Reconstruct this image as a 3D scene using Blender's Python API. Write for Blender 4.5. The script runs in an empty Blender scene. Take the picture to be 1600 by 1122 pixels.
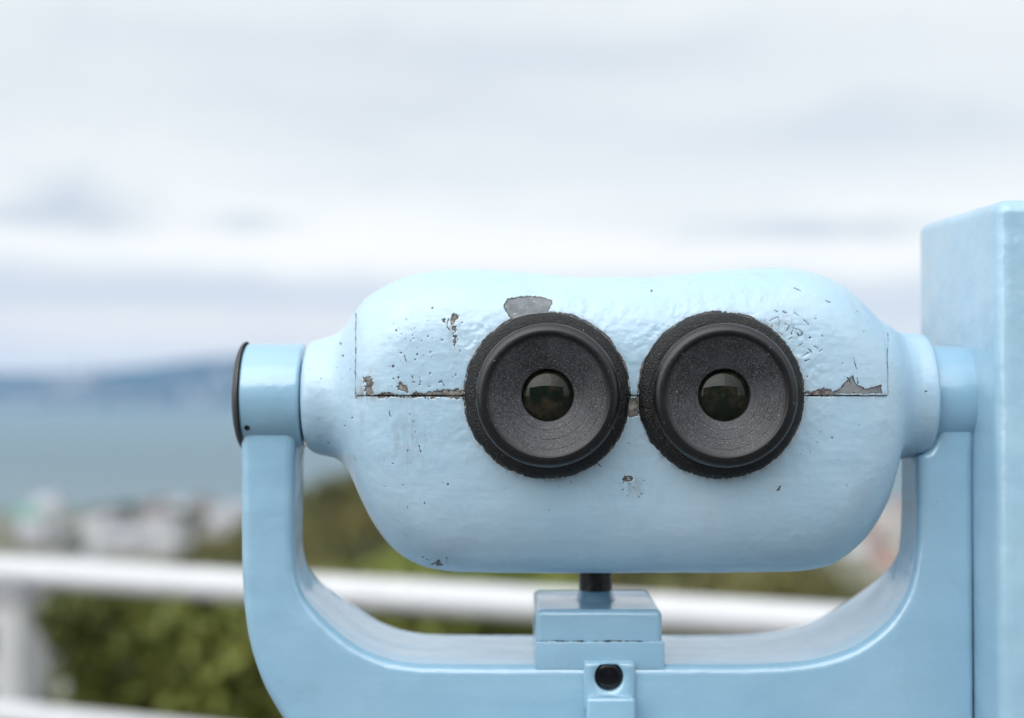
import bpy, bmesh, math, random
import numpy as np
from mathutils import Vector, Matrix
R = math.radians
random.seed(7); rng = np.random.default_rng(7)
S = bpy.context.scene
COL = S.collection
EYE = 1.45
PITCH = R(1.315)
FP = 50/36*1600

# ------------------------------------------------------------------ helpers
def P(px, py, Y):
    """real position of the point seen at photo pixel (px,py) that lies Y metres in front of the viewer's eye"""
    cx, cy = (px-800)/FP, (561-py)/FP
    d = (cx, math.cos(PITCH)-cy*math.sin(PITCH), math.sin(PITCH)+cy*math.cos(PITCH))
    s = Y/d[1]
    return Vector((d[0]*s, Y, EYE+d[2]*s))
def X(px, Y): return P(px, 612, Y).x
def Z(py, Y): return P(800, py, Y).z
def proj(v):
    x, y, z = v[:, 0], v[:, 1], v[:, 2]-EYE
    c, s = math.cos(PITCH), math.sin(PITCH)
    dep = y*c+z*s; up = -y*s+z*c
    return 800+FP*x/dep, 561-FP*up/dep
def pchip(xs, ys, x):
    xs = np.asarray(xs, float); ys = np.asarray(ys, float); x = np.asarray(x, float)
    h = np.diff(xs); d = np.diff(ys)/h
    m = np.zeros(len(xs)); m[0] = d[0]; m[-1] = d[-1]
    for i in range(1, len(xs)-1):
        if d[i-1]*d[i] > 0:
            w1 = 2*h[i]+h[i-1]; w2 = h[i]+2*h[i-1]
            m[i] = (w1+w2)/(w1/d[i-1]+w2/d[i])
    i = np.clip(np.searchsorted(xs, x, side='right')-1, 0, len(h)-1)
    t = np.clip((x-xs[i])/h[i], 0, 1); t2 = t*t; t3 = t2*t
    return (2*t3-3*t2+1)*ys[i]+(t3-2*t2+t)*h[i]*m[i]+(-2*t3+3*t2)*ys[i+1]+(t3-t2)*h[i]*m[i+1]
_perm = rng.permutation(512)
_grad = rng.normal(size=(512, 3)); _grad /= np.linalg.norm(_grad, axis=1)[:, None]
def perlin(x, y, z):
    x, y, z = np.broadcast_arrays(*[np.asarray(a, float) for a in (x, y, z)])
    xi, yi, zi = [np.floor(a).astype(np.int64) for a in (x, y, z)]
    xf, yf, zf = x-xi, y-yi, z-zi
    f = lambda t: t*t*t*(t*(t*6-15)+10)
    u, v, w = f(xf), f(yf), f(zf)
    def g(i, j, k):
        h = _perm[(_perm[(_perm[(xi+i) & 511]+yi+j) & 511]+zi+k) & 511]
        G = _grad[h]
        return G[..., 0]*(xf-i)+G[..., 1]*(yf-j)+G[..., 2]*(zf-k)
    l = lambda a, b, t: a+(b-a)*t
    return 1.6*l(l(l(g(0,0,0), g(1,0,0), u), l(g(0,1,0), g(1,1,0), u), v), l(l(g(0,0,1), g(1,0,1), u), l(g(0,1,1), g(1,1,1), u), v), w)
def fbm(x, y, z, o=4):
    r = 0; a = 1.0
    for k in range(o):
        r = r+a*perlin(x*2**k+17*k, y*2**k+5*k, z*2**k); a *= .5
    return r
def sstep(a, b, x):
    t = np.clip((x-a)/(b-a), 0, 1); return t*t*(3-2*t)

def mesh_np(name, v, f, mat, parent=None, smooth=True, attrs=None):
    """v (n,3); f (m,k) index array or list of such arrays"""
    me = bpy.data.meshes.new(name)
    fs = f if isinstance(f, list) else [f]
    v = np.asarray(v, np.float32)
    me.vertices.add(len(v)); me.vertices.foreach_set('co', v.ravel())
    loops = np.concatenate([a.ravel() for a in fs]).astype(np.int32)
    tot = np.concatenate([np.full(len(a), a.shape[1], np.int32) for a in fs])
    start = np.concatenate([[0], np.cumsum(tot)[:-1]]).astype(np.int32)
    me.loops.add(len(loops)); me.loops.foreach_set('vertex_index', loops)
    me.polygons.add(len(tot)); me.polygons.foreach_set('loop_start', start)
    me.update(calc_edges=True); me.validate()
    if smooth: me.polygons.foreach_set('use_smooth', np.ones(len(me.polygons), bool))
    for k, a in (attrs or {}).items():
        t = me.attributes.new(k, 'FLOAT', 'POINT'); t.data.foreach_set('value', np.asarray(a, np.float32))
    me.materials.append(mat)
    o = bpy.data.objects.new(name, me); COL.objects.link(o)
    if parent: o.parent = parent; o.matrix_parent_inverse = parent_inv(parent)
    return o
def obj_bm(name, bm, mat, parent=None, smooth=False, base=None):
    me = bpy.data.meshes.new(name)
    bmesh.ops.recalc_face_normals(bm, faces=bm.faces[:])
    bm.to_mesh(me); bm.free()
    if smooth: me.polygons.foreach_set('use_smooth', np.ones(len(me.polygons), bool))
    me.materials.append(mat)
    o = bpy.data.objects.new(name, me); COL.objects.link(o)
    if parent:
        o.parent = parent
        o.matrix_parent_inverse = parent_inv(parent)
    return o
def world_m(o):
    b = Matrix.LocRotScale(o.location, o.rotation_euler, o.scale)
    return world_m(o.parent) @ o.matrix_parent_inverse @ b if o.parent else b
def parent_inv(p): return world_m(p).inverted()
def tag(o, label=None, cat=None, group=None, kind=None):
    if label: o['label'] = label
    if cat: o['category'] = cat
    if group: o['group'] = group
    if kind: o['kind'] = kind
    return o
def thing(name, label, cat, loc=(0, 0, 0), group=None):
    o = bpy.data.objects.new(name, None); o.empty_display_size = .1; COL.objects.link(o); o.location = loc
    return tag(o, label, cat, group)
def grid_faces(n, m, wrap=False):
    i = np.arange(n-1)[:, None]; j = np.arange(m if wrap else m-1)[None, :]
    a = i*m+j; b = i*m+(j+1) % m; c = (i+1)*m+(j+1) % m; d = (i+1)*m+j
    return np.stack([a, b, c, d], -1).reshape(-1, 4)
def lathe(prof, seg, origin, axis, jitter=None):
    """prof [(radius, along axis)], axis 'X' or 'Y' or 'Z'"""
    prof = np.asarray(prof, float); n = len(prof)
    th = np.linspace(0, 2*np.pi, seg, endpoint=False)
    r = np.repeat(prof[:, 0][:, None], seg, 1); a = np.repeat(prof[:, 1][:, None], seg, 1)
    if jitter is not None: r, a = jitter(r, a, th[None, :])
    c, s = r*np.cos(th), r*np.sin(th)
    xyz = {'X': (a, c, s), 'Y': (s, a, c), 'Z': (c, s, a)}[axis]
    v = np.stack(xyz, -1).reshape(-1, 3)+np.asarray(origin)
    return v, grid_faces(n, seg, True)
def tube(bm, p0, p1, r, seg=16, caps=True):
    p0, p1 = Vector(p0), Vector(p1); d = (p1-p0)
    q = d.to_track_quat('Z', 'Y').to_matrix()
    ra, rb = [], []
    for k in range(seg):
        a = 2*math.pi*k/seg; o = q @ Vector((math.cos(a)*r, math.sin(a)*r, 0))
        ra.append(bm.verts.new(p0+o)); rb.append(bm.verts.new(p1+o))
    for k in range(seg): bm.faces.new((ra[k], ra[(k+1) % seg], rb[(k+1) % seg], rb[k]))
    if caps: bm.faces.new(ra[::-1]); bm.faces.new(rb)
def box(bm, lo, hi, bev=0, seg=3):
    t = bmesh.new()
    bmesh.ops.create_cube(t, size=1)
    for v in t.verts: v.co = Vector([lo[i]+(v.co[i]+.5)*(hi[i]-lo[i]) for i in range(3)])
    if bev: bmesh.ops.bevel(t, geom=t.edges[:], offset=bev, segments=seg, profile=.5, affect='EDGES')
    tm = bpy.data.meshes.new('tmp'); t.to_mesh(tm); t.free(); bm.from_mesh(tm); bpy.data.meshes.remove(tm)

# ------------------------------------------------------------------ materials
class N:
    def __init__(s, nt): s.nt = nt
    def new(s, typ, **kw):
        n = s.nt.nodes.new(typ)
        for k, v in kw.items():
            if k == 'ins':
                for a, b in v.items(): s.set(n, a, b)
            else: setattr(n, k, v)
        return n
    def set(s, n, a, b):
        if isinstance(b, bpy.types.NodeSocket): s.nt.links.new(b, n.inputs[a])
        else: n.inputs[a].default_value = b
    def m(s, op, a, b=0.0, c=None, clamp=False):
        n = s.nt.nodes.new('ShaderNodeMath'); n.operation = op; n.use_clamp = clamp
        s.set(n, 0, a); s.set(n, 1, b)
        if c is not None: s.set(n, 2, c)
        return n.outputs[0]
    def mix(s, f, a, b, blend='MIX'):
        n = s.nt.nodes.new('ShaderNodeMix'); n.data_type = 'RGBA'; n.blend_type = blend
        s.set(n, 0, f); s.set(n, 6, a if not isinstance(a, tuple) else (*a, 1)[:4]); s.set(n, 7, b if not isinstance(b, tuple) else (*b, 1)[:4])
        return n.outputs[2]
    def rng(s, v, a, b, c=0.0, d=1.0, smooth=False):
        n = s.nt.nodes.new('ShaderNodeMapRange'); n.interpolation_type = 'SMOOTHSTEP' if smooth else 'LINEAR'
        for i, q in enumerate((v, a, b, c, d)): s.set(n, i, q)
        return n.outputs[0]
    def noise(s, vec, scale, detail=4, rough=.55, dist=0.0):
        n = s.nt.nodes.new('ShaderNodeTexNoise')
        s.set(n, 'Vector', vec); s.set(n, 'Scale', scale); s.set(n, 'Detail', detail); s.set(n, 'Roughness', rough); s.set(n, 'Distortion', dist)
        return n.outputs['Fac']
    def map(s, vec, scale=(1, 1, 1), loc=(0, 0, 0)):
        n = s.nt.nodes.new('ShaderNodeMapping'); s.set(n, 'Vector', vec); n.inputs['Scale'].default_value = scale; n.inputs['Location'].default_value = loc
        return n.outputs[0]
    def attr(s, name):
        n = s.nt.nodes.new('ShaderNodeAttribute'); n.attribute_name = name; return n.outputs['Fac']
    def bump(s, h, strength, dist, normal=None):
        n = s.nt.nodes.new('ShaderNodeBump'); s.set(n, 'Height', h); s.set(n, 'Strength', strength); s.set(n, 'Distance', dist)
        if normal: s.set(n, 'Normal', normal)
        return n.outputs[0]
def material(name):
    m = bpy.data.materials.new(name); m.use_nodes = True
    nt = m.node_tree; b = nt.nodes['Principled BSDF']; n = N(nt)
    co = nt.nodes.new('ShaderNodeTexCoord').outputs['Object']
    return m, n, b, co
def mat_simple(name, col, rough=.6, var=.25, scale=8, spec=.5, bump=0, metal=0):
    m, n, b, co = material(name)
    f = n.noise(co, scale, 5)
    lo = tuple(c*(1-var) for c in col); hi = tuple(min(1, c*(1+var)) for c in col)
    n.set(b, 'Base Color', n.mix(n.rng(f, .3, .7), lo, hi)); n.set(b, 'Roughness', rough); n.set(b, 'Specular IOR Level', spec); n.set(b, 'Metallic', metal)
    if bump: n.set(b, 'Normal', n.bump(n.noise(co, scale*3, 6), .5, bump))
    return m

def mat_paint(name, base, light, rough, wave=1.0, worn=False, brush=True, coat=.2):
    m, n, b, co = material(name)
    big = n.noise(co, 22, 3)
    fine = n.noise(co, 160, 4)
    col = n.mix(n.rng(big, .35, .65), base, light)
    # thin chalky streaks of older coats
    st = n.noise(n.map(co, (14, 14, 170)), 1.0, 5, .65, .6)
    col = n.mix(n.m('MULTIPLY', n.rng(st, .52, .72), .22), col, tuple(min(1, c*1.12+.02) for c in light))
    # grime specks
    sp = n.noise(co, 420, 2, .5)
    spm = n.m('MULTIPLY', n.rng(sp, .735, .77), n.rng(n.noise(co, 34, 3), .52, .66))
    col = n.mix(n.m('MULTIPLY', spm, .55), col, (.12, .12, .12))
    grime = n.m('MULTIPLY', n.rng(n.noise(n.map(co, (1, 1, .35)), 55, 6, .7), .56, .74), .14)
    col = n.mix(grime, col, (.22, .24, .24))
    rg = n.rng(n.noise(co, 60, 3), .3, .7, rough*.8, rough*1.25)
    h = n.m('ADD', n.m('MULTIPLY', n.noise(co, 95*wave, 2, .5), 1.0), n.m('MULTIPLY', fine, .35))
    if not worn: h = n.m('ADD', h, n.m('MULTIPLY', n.noise(n.map(co, (26, 44, 44)), 1.0, 1, .5, .0), 2.0))
    if brush:
        h = n.m('ADD', h, n.m('MULTIPLY', n.noise(n.map(co, (20, 120, 420)), 1.0, 3, .6, .3), .28))
    hf = n.m('MULTIPLY', n.noise(co, 650, 2), .10)
    h = n.m('ADD', h, hf)
    nor = n.bump(h, .26 if worn else .5, .0010)
    if worn:
        ch = n.attr('chip'); ck = n.attr('crack'); di = n.attr('dirt'); mt = n.attr('bare')
        wob = n.m('MULTIPLY', n.m('SUBTRACT', n.noise(co, 900, 3, .6), .5), 4.2)
        chw = n.m('ADD', ch, wob); ckw = n.m('ADD', ck, n.m('MULTIPLY', wob, .55))
        # dirt streaks
        dn = n.rng(n.noise(n.map(co, (420, 200, 150)), 1.0, 5, .7), .42, .62)
        col = n.mix(n.m('MULTIPLY', n.m('MULTIPLY', di, dn), .85, clamp=True), col, (.16, .125, .10))
        # rim of older pale coat, dark edge, then primer / bare casting
        g = n.noise(co, 520, 5, .7)
        rust = n.mix(n.rng(g, .38, .62), (.05, .043, .04), (.31, .285, .265))
        grey = n.mix(n.rng(n.noise(co, 260, 5, .7), .35, .68), (.135, .15, .165), (.235, .25, .265))
        grey = n.mix(n.rng(g, .66, .72), grey, (.55, .56, .55))
        under = n.mix(mt, rust, grey)
        col = n.mix(n.m('MULTIPLY', n.rng(chw, 1.8, .8), n.rng(n.noise(co, 300, 2), .45, .6)), col, (.56, .66, .70))
        col = n.mix(n.rng(chw, .9, .1), col, (.05, .05, .05))
        col = n.mix(n.rng(chw, -.5, -1.5), col, under)
        col = n.mix(n.rng(ckw, .7, -.3), col, (.035, .03, .028))
        cm = n.rng(chw, .6, -.6)
        rg = n.m('ADD', rg, n.m('MULTIPLY', cm, .3))
    n.set(b, 'Base Color', col); n.set(b, 'Roughness', rg); n.set(b, 'Normal', nor); n.set(b, 'Specular IOR Level', .5)
    n.set(b, 'Coat Weight', .85 if not worn else n.m('SUBTRACT', .6, n.m('MULTIPLY', n.rng(n.attr('chip'), 1.0, -1.0), .6), clamp=True)); n.set(b, 'Coat IOR', 1.62); n.set(b, 'Coat Roughness', coat); n.set(b, 'Coat Normal', nor)
    return m

M = {}
M['housing'] = mat_paint('weathered_blue_paint', (.358, .528, .660), (.428, .583, .702), .42, worn=True, coat=.27)
M['yoke'] = mat_paint('glossy_blue_paint', (.252, .440, .582), (.290, .478, .618), .35, coat=.10, wave=.8, brush=False)
M['box'] = mat_paint('thick_blue_paint', (.285, .468, .603), (.335, .518, .643), .38, wave=1.0, brush=False)

def mat_rubber(name, base, speck, rough, crackle=False, dust=False):
    m, n, b, co = material(name)
    g = n.noise(co, 1900, 2, .6); g2 = n.noise(co, 90, 4, .6)
    col = n.mix(n.rng(g, .48, .72), base, speck)
    col = n.mix(n.m('MULTIPLY', n.rng(g2, .45, .7), .5), col, tuple(c*.55+.012 for c in speck))
    if dust:
        rv = n.new('ShaderNodeCombineXYZ', ins={0: n.m('MULTIPLY', n.attr('rad'), 2.6), 1: 0.0, 2: 0.0}).outputs[0]
        ring = n.noise(rv, 1.0, 3, .6)
        col = n.mix(n.m('MULTIPLY', n.rng(ring, .62, .40), .55), col, tuple(c*.9 for c in base))
    if dust: col = n.mix(n.rng(n.attr('dust'), .0, 1.0), tuple(c*.55 for c in base), col)
    rare = n.rng(n.noise(co, 1150, 1), .74, .79)
    col = n.mix(n.m('MULTIPLY', rare, .8), col, (.30, .29, .27))
    n.set(b, 'Base Color', col); rr = n.rng(g2, .3, .7, rough*.88, rough*1.12)
    if dust: rr = n.m('ADD', n.m('MULTIPLY', n.attr('dust'), .14), n.m('MULTIPLY', rr, .78))
    n.set(b, 'Roughness', rr); n.set(b, 'Specular IOR Level', .5)
    h = n.m('MULTIPLY', g, .3)
    if crackle:
        vn = n.nt.nodes.new('ShaderNodeTexVoronoi'); vn.feature = 'DISTANCE_TO_EDGE'
        w = n.nt.nodes.new('ShaderNodeVectorMath'); w.operation = 'ADD'
        nn = n.nt.nodes.new('ShaderNodeTexNoise'); nn.inputs['Scale'].default_value = 300; n.set(nn, 'Vector', co)
        sc = n.nt.nodes.new('ShaderNodeVectorMath'); sc.operation = 'SCALE'; n.set(sc, 0, nn.outputs['Color']); sc.inputs['Scale'].default_value = .0022
        n.set(w, 0, co); n.set(w, 1, sc.outputs[0]); n.set(vn, 'Vector', w.outputs[0]); vn.inputs['Scale'].default_value = 980
        h = n.m('ADD', h, n.rng(vn.outputs['Distance'], 0, .22, 0, 1.2))
        n.set(b, 'Normal', n.bump(h, .42, .0005)); n.set(b, 'Specular IOR Level', .4)
    else:
        n.set(b, 'Normal', n.bump(n.m('ADD', h, n.m('MULTIPLY', n.noise(co, 240, 3), .5)), .5, .00035))
    return m
M['cup'] = mat_rubber('dusty_black_eyecup', (.012, .0125, .015), (.135, .143, .162), .42, dust=True)
M['collar'] = mat_rubber('cracked_black_collar', (.005, .005, .006), (.010, .010, .011), .5, True)
M['cap'] = mat_rubber('dark_grey_cap', (.035, .035, .036), (.06, .06, .06), .42)
M['bolt'] = mat_simple('dark_steel', (.045, .042, .04), .35, .5, 300, metal=.6)
M['black'] = mat_simple('black_plastic', (.004, .004, .006), .2, .3, 60)
def mat_lens():
    m, n, b, co = material('coated_eyepiece_glass')
    n.set(b, 'Base Color', (.010, .013, .011, 1)); n.set(b, 'Roughness', .035); n.set(b, 'IOR', 1.33)
    n.set(b, 'Normal', n.bump(n.noise(co, 110, 2), .04, .0008))
    # brown and green reflections painted into the base colour as noise
    n.set(b, 'Base Color', n.mix(n.rng(n.noise(co, 210, 4, .6), .45, .75), (.006, .010, .007), (.040, .030, .018)))
    return m
M['lens'] = mat_lens()
M['rail'] = mat_simple('white_rail_paint', (.56, .565, .58), .38, .04, 14, bump=.0006)
def mat_leaf(name, a, bcol, c):
    m, n, b, co = material(name)
    t = n.attr('tint')
    col = n.mix(n.rng(t, 0, .5), a, bcol); col = n.mix(n.rng(t, .55, 1), col, c)
    col = n.mix(n.m('MULTIPLY', n.rng(n.noise(co, 2.2, 3), .4, .7), .35), col, tuple(x*.6 for x in a))
    n.set(b, 'Base Color', col); n.set(b, 'Roughness', .55); n.set(b, 'Specular IOR Level', .3)
    return m
M['hedge'] = mat_leaf('hedge_leaves', (.075, .088, .018), (.140, .155, .030), (.21, .225, .05))
M['shrub'] = mat_leaf('bright_shrub_leaves', (.06, .085, .016), (.155, .20, .036), (.24, .28, .06))
M['olive'] = mat_leaf('olive_shrub_leaves', (.06, .06, .022), (.15, .145, .045), (.24, .22, .09))
M['wood'] = mat_leaf('wood_leaves', (.030, .038, .008), (.085, .085, .016), (.16, .125, .025))
M['bark'] = mat_simple('bark', (.06, .045, .032), .8, .4, 30)

# ================================================================== THE VIEWER
AX_Y = .583                      # depth of the tilt axis
AX_Z = Z(619, AX_Y)
viewer = thing('binocular_viewer', 'pale blue coin operated binocular viewer with chipped paint and two black eyepieces', 'binocular viewer', (X(950, .60), .60, 0))

# ---- housing: lofted along X, upper and lower halves meet at the seam on the tilt axis
top_pts = [(468,545),(471,537),(478,531),(490,527),(505,522.5),(520,516),(532,508),(545,495),(560,478),(575,466),(590,457),(620,442),(660,430),(720,424),(780,426),(850,432),(920,436.5),(1000,436),(1080,430),(1150,424),(1205,421.5),(1250,427),(1290,440),(1320,458),(1345,480),(1370,497),(1400,508),(1420,514),(1440,516.5),(1456,517.5),(1463,519.5),(1467,525),(1469,534)]
bot_pts = [(468,690),(471,701),(478,709),(490,714),(505,717),(520,721),(532,728),(545,743),(555,760),(565,780),(585,817),(610,850),(640,873),(680,887),(720,891.5),(800,893),(969,893),(1140,892),(1240,890),(1285,883),(1320,864),(1350,836),(1372,802),(1388,762),(1398,738),(1410,726),(1425,720.5),(1440,719),(1456,718.3),(1463,716.5),(1467,711.5),(1469,703)]
b_pts = [(468,.0200),(471,.0222),(478,.0238),(490,.0246),(505,.0250),(520,.0260),(535,.0282),(550,.0330),(565,.0385),(590,.0435),(640,.0470),(720,.0480),(969,.0482),(1210,.0480),(1290,.0468),(1330,.0440),(1360,.0400),(1385,.0350),(1405,.0300),(1425,.0265),(1440,.0252),(1450,.0250),(1462,.0247),(1467,.0236),(1469,.0216)]
nx = 980
YS = lambda p: .575-.013*(1-sstep(500, 570, p))-.013*sstep(1370, 1435, p)
pxs = np.concatenate([[468, 468.6, 469.3], np.linspace(470, 1466, nx-6), [1467, 1468, 1469]])
SL, SR = 556.0, 1387.0
k_px = YS(pxs)/FP
aT = (619-pchip(*zip(*top_pts), pxs))*k_px
aB = (pchip(*zip(*bot_pts), pxs)-619)*k_px
bb = pchip(*zip(*b_pts), pxs)
ufront = 800+(pxs-800)*k_px*FP/(AX_Y-bb)      # where each station's front shows
iL = int(np.argmin(abs(ufront-SL))); iR = int(np.argmin(abs(ufront-SR)))
nT = pchip([468, 520, 560, 600, 680, 1240, 1320, 1370, 1420, 1469], [2, 2.05, 2.5, 3.1, 3.8, 3.8, 3.1, 2.5, 2.05, 2], pxs)
nB = pchip([468, 525, 570, 610, 700, 1230, 1310, 1370, 1420, 1469], [2, 2.05, 2.4, 2.8, 3.2, 3.2, 2.8, 2.4, 2.05, 2], pxs)
NF, NB_ = 270, 70                # samples per quarter, front and back
def quarter(a, b, n, m, up, front):
    """points from the seam (z=0) to the apex (y=0), even in arc length"""
    t = np.linspace(0, np.pi/2, 500)
    y = b*np.cos(t)**(2/n)*(-1 if front else 1); z = a*np.sin(t)**(2/n)*(1 if up else -1)
    y[-1] = 0; z[0] = 0
    s = np.concatenate([[0], np.cumsum(np.hypot(np.diff(y), np.diff(z)))]); q = np.linspace(0, s[-1], m+1)
    return np.interp(q, s, y), np.interp(q, s, z)
rows = []
for i in range(len(pxs)):
    fu = quarter(aT[i], bb[i], nT[i], NF, True, True)      # seam -> top (front)
    bu = quarter(aT[i], bb[i], nT[i], NB_, True, False)
    bl = quarter(aB[i], bb[i], nB[i], NB_, False, False)
    fl = quarter(aB[i], bb[i], nB[i], NF, False, True)
    y = np.concatenate([fu[0][:-1], bu[0][::-1][:-1], bl[0][:-1], fl[0][::-1][:-1]])
    z = np.concatenate([fu[1][:-1], bu[1][::-1][:-1], bl[1][:-1], fl[1][::-1][:-1]])
    rows.append(np.stack([np.full(len(y), (pxs[i]-800)*k_px[i]), y+AX_Y, z+AX_Z], -1))
G = np.array(rows)               # (nx, m, 3)
nX, mT = G.shape[:2]
def grid_normals(G):
    dx = np.gradient(G, axis=0); dt = (np.roll(G, -1, 1)-np.roll(G, 1, 1))
    nn = np.cross(dx, dt); nn /= np.linalg.norm(nn, axis=-1)[..., None]+1e-12
    return nn
NRM = grid_normals(G)
if NRM[nX//2, 30, 1] > 0: NRM = -NRM
V = G.reshape(-1, 3); NV = NRM.reshape(-1, 3)
u, w = proj(V)
front = (V[:, 1] < AX_Y-.004)
# collars (photo positions)
CY = .535
EC = [P(854.7, 617.5, CY), P(1126, 617.5, CY)]
CR = .0312
rc = [np.hypot(V[:, 0]-c.x, V[:, 2]-c.z)/(CY/FP) for c in EC]     # in photo px
wu = u+3.2*perlin(u/14, w/14, 1)+1.5*perlin(u/5, w/5, 2); ww = w+3.2*perlin(u/14, w/14, 5)+1.5*perlin(u/5, w/5, 8)
wu = wu+1.3*perlin(u/2.6, w/2.6, 3); ww = ww+1.3*perlin(u/2.6, w/2.6, 6)
def sd_poly(px, py, pts):
    d = np.full(px.shape, 1e9); inside = np.zeros(px.shape, bool)
    for (ax, ay), (bx, by) in zip(pts, pts[1:]+pts[:1]):
        ex, ey = bx-ax, by-ay
        t = np.clip(((px-ax)*ex+(py-ay)*ey)/(ex*ex+ey*ey), 0, 1)
        d = np.minimum(d, np.hypot(px-ax-t*ex, py-ay-t*ey))
        c = ((ay > py) != (by > py)) & (px < (bx-ax)*(py-ay)/((by-ay) if by != ay else 1e-9)+ax)
        inside ^= c
    return np.where(inside, -d, d)
def sd_line(px, py, pts, r=.7):
    d = np.full(px.shape, 1e9)
    for (ax, ay), (bx, by) in zip(pts, pts[1:]):
        ex, ey = bx-ax, by-ay
        t = np.clip(((px-ax)*ex+(py-ay)*ey)/(ex*ex+ey*ey+1e-9), 0, 1)
        d = np.minimum(d, np.hypot(px-ax-t*ex, py-ay-t*ey))
    return d-r
chip = np.full(len(V), 60.0); crack = np.full(len(V), 60.0); bare = np.zeros(len(V)); dirt = np.zeros(len(V))
BIG = [[(787,479),(794,468),(814,464),(846,466),(863,472),(858,484),(854,492),(830,494),(800,500),(794,492)],
       [(1302,615),(1316,602),(1331,587),(1339,602),(1352,607),(1362,606),(1376,602),(1377,615)]]
bigsd = np.minimum(*[sd_poly(u+.45*(wu-u), w+.45*(ww-w), p) for p in BIG])
bare = (bigsd < 4).astype(float)
chip = np.minimum(chip, bigsd+.9*perlin(u/3.1, w/3.1, 31)+.6*perlin(u/1.6, w/1.6, 33))
SMALL = [[(703,496),(708,491),(716,493),(713,503),(708,508),(704,503)], [(709,508),(713,510),(712,520),(710,522)], [(709,526),(714,524),(713,540),(710,546)],
         [(692,500),(696,499),(695,506),(692,505)], [(982,624),(998,622),(998,650),(982,650)],
         [(570,592),(578,588),(584,600),(582,619),(572,620),(574,606)],
         [(620,606),(626,598),(634,602),(640,612),(636,614),(628,609)],
         [(640,622),(648,612),(662,614),(676,610),(688,611),(700,609),(716,608),(725,611),(725,622)],
         [(1252,613),(1268,611),(1286,608),(1302,610),(1312,614),(1300,620),(1270,619)],
         [(1212,762),(1217,758),(1219,764),(1214,767)], [(676,878),(684,876),(691,881),(684,885)],
         [(584,620),(600,614),(606,612),(616,616),(640,622)]]
frag = 2.6*perlin(u/3.4, w/3.4, 21)+1.3*perlin(u/1.7, w/1.7, 23)+.3
for p in SMALL: chip = np.minimum(chip, sd_poly(wu, ww, p)+frag)
# bare rim where the paint broke away round the collars
for c, q in zip(rc, EC):
    ang = np.arctan2(V[:, 2]-q.z, V[:, 0]-q.x)
    rim = np.abs(c-129.6)-(.3+2.7*np.clip(perlin(ang*4.5, q.x*90, 3)+.15, 0, 1)+1.3*np.clip(perlin(ang*17, q.x*90, 7), 0, 1))
    chip = np.minimum(chip, np.where(front, rim, 60))
# cracks and flakes right of the right collar, and elsewhere
crk = np.full(len(V), 60.0)
CR_L = [[(1203,502),(1209,498),(1216,497),(1218,503),(1215,510)], [(1226,505),(1232,511),(1229,518)], [(1236,522),(1240,512),(1248,515),(1253,523),(1247,526),(1243,520)], [(1224,487),(1229,490)],
        [(1241,490),(1248,494)], [(1262,546),(1266,551)], [(1255,555),(1262,552)], [(1272,541),(1278,545)], [(1257,565),(1263,562)], [(1279,549),(1284,546)],
        [(700,498),(699,510),(704,518)], [(632,556),(634,566)], [(655,590),(657,598)], [(690,594),(694,604)], [(1240,452),(1252,456)], [(1330,600),(1322,590)],
        [(655,696),(658,707)], [(930,722),(939,729)], [(608,642),(610,650)], [(1333,560),(1336,575)], [(1338,590),(1340,600)], [(1290,470),(1297,474)],
        [(1216,520),(1222,523)], [(1232,530),(1238,527)], [(1248,540),(1254,536)], [(1209,486),(1215,489)], [(1256,500),(1262,507)]]
su = u+.6*(wu-u); sw = w+.6*(ww-w)
for p in CR_L: crk = np.minimum(crk, sd_line(su, sw, p, .55))
# vertical seams: broken dark line; horizontal seam
crk = np.minimum(crk, np.abs(u-SL+.4+1.3*perlin(w/26, 2, 3))-(1.5*np.clip(perlin(w/16, 0, 9)+.35, -.6, .8))+np.where((w > 488) & (w < 624), 0, 60))
crk = np.minimum(crk, np.abs(u-SR-.2+1.3*perlin(w/26, 7, 3))-(1.3*np.clip(perlin(w/16, 4, 9)+.25, -.6, .8))+np.where((w > 520) & (w < 617), 0, 60))
def dots(n, x0, x1, y0, y1, r0, r1):
    global crk
    for _ in range(n):
        x, y, r = random.uniform(x0, x1), random.uniform(y0, y1), r0+(r1-r0)*random.random()**3
        s = random.uniform(.6, 1.5)
        k = (abs(su-x) < 8) & (abs(sw-y) < 8)
        crk[k] = np.minimum(crk[k], np.hypot((su[k]-x)*s, (sw[k]-y)/s)-r)
dots(110, 605, 724, 500, 610, .25, 1.6); dots(16, 1256, 1380, 480, 610, .3, 1.1); dots(30, 600, 700, 640, 800, .3, 1.1)
dots(30, 972, 1008, 740, 776, .3, 1.1); dots(10, 660, 700, 870, 884, .5, 1.3); dots(12, 1240, 1350, 640, 780, .3, .9); dots(16, 480, 552, 560, 720, .3, 1.2)
dots(24, 1195, 1290, 480, 600, .3, 1.4); dots(10, 740, 980, 750, 800, .3, 1.0)
for x, y, r in ((1018,456,1.5), (676,482,1.4), (669,526,1.2), (1265,528,1.6), (640,647,.9), (1300,684,1.2), (700,757,1.6), (1447,612,1.6), (532,537,1.6), (536,556,1.6)):
    crk = np.minimum(crk, np.hypot(u-x, w-y)-r)
crack = np.minimum(crack, crk)
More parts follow.
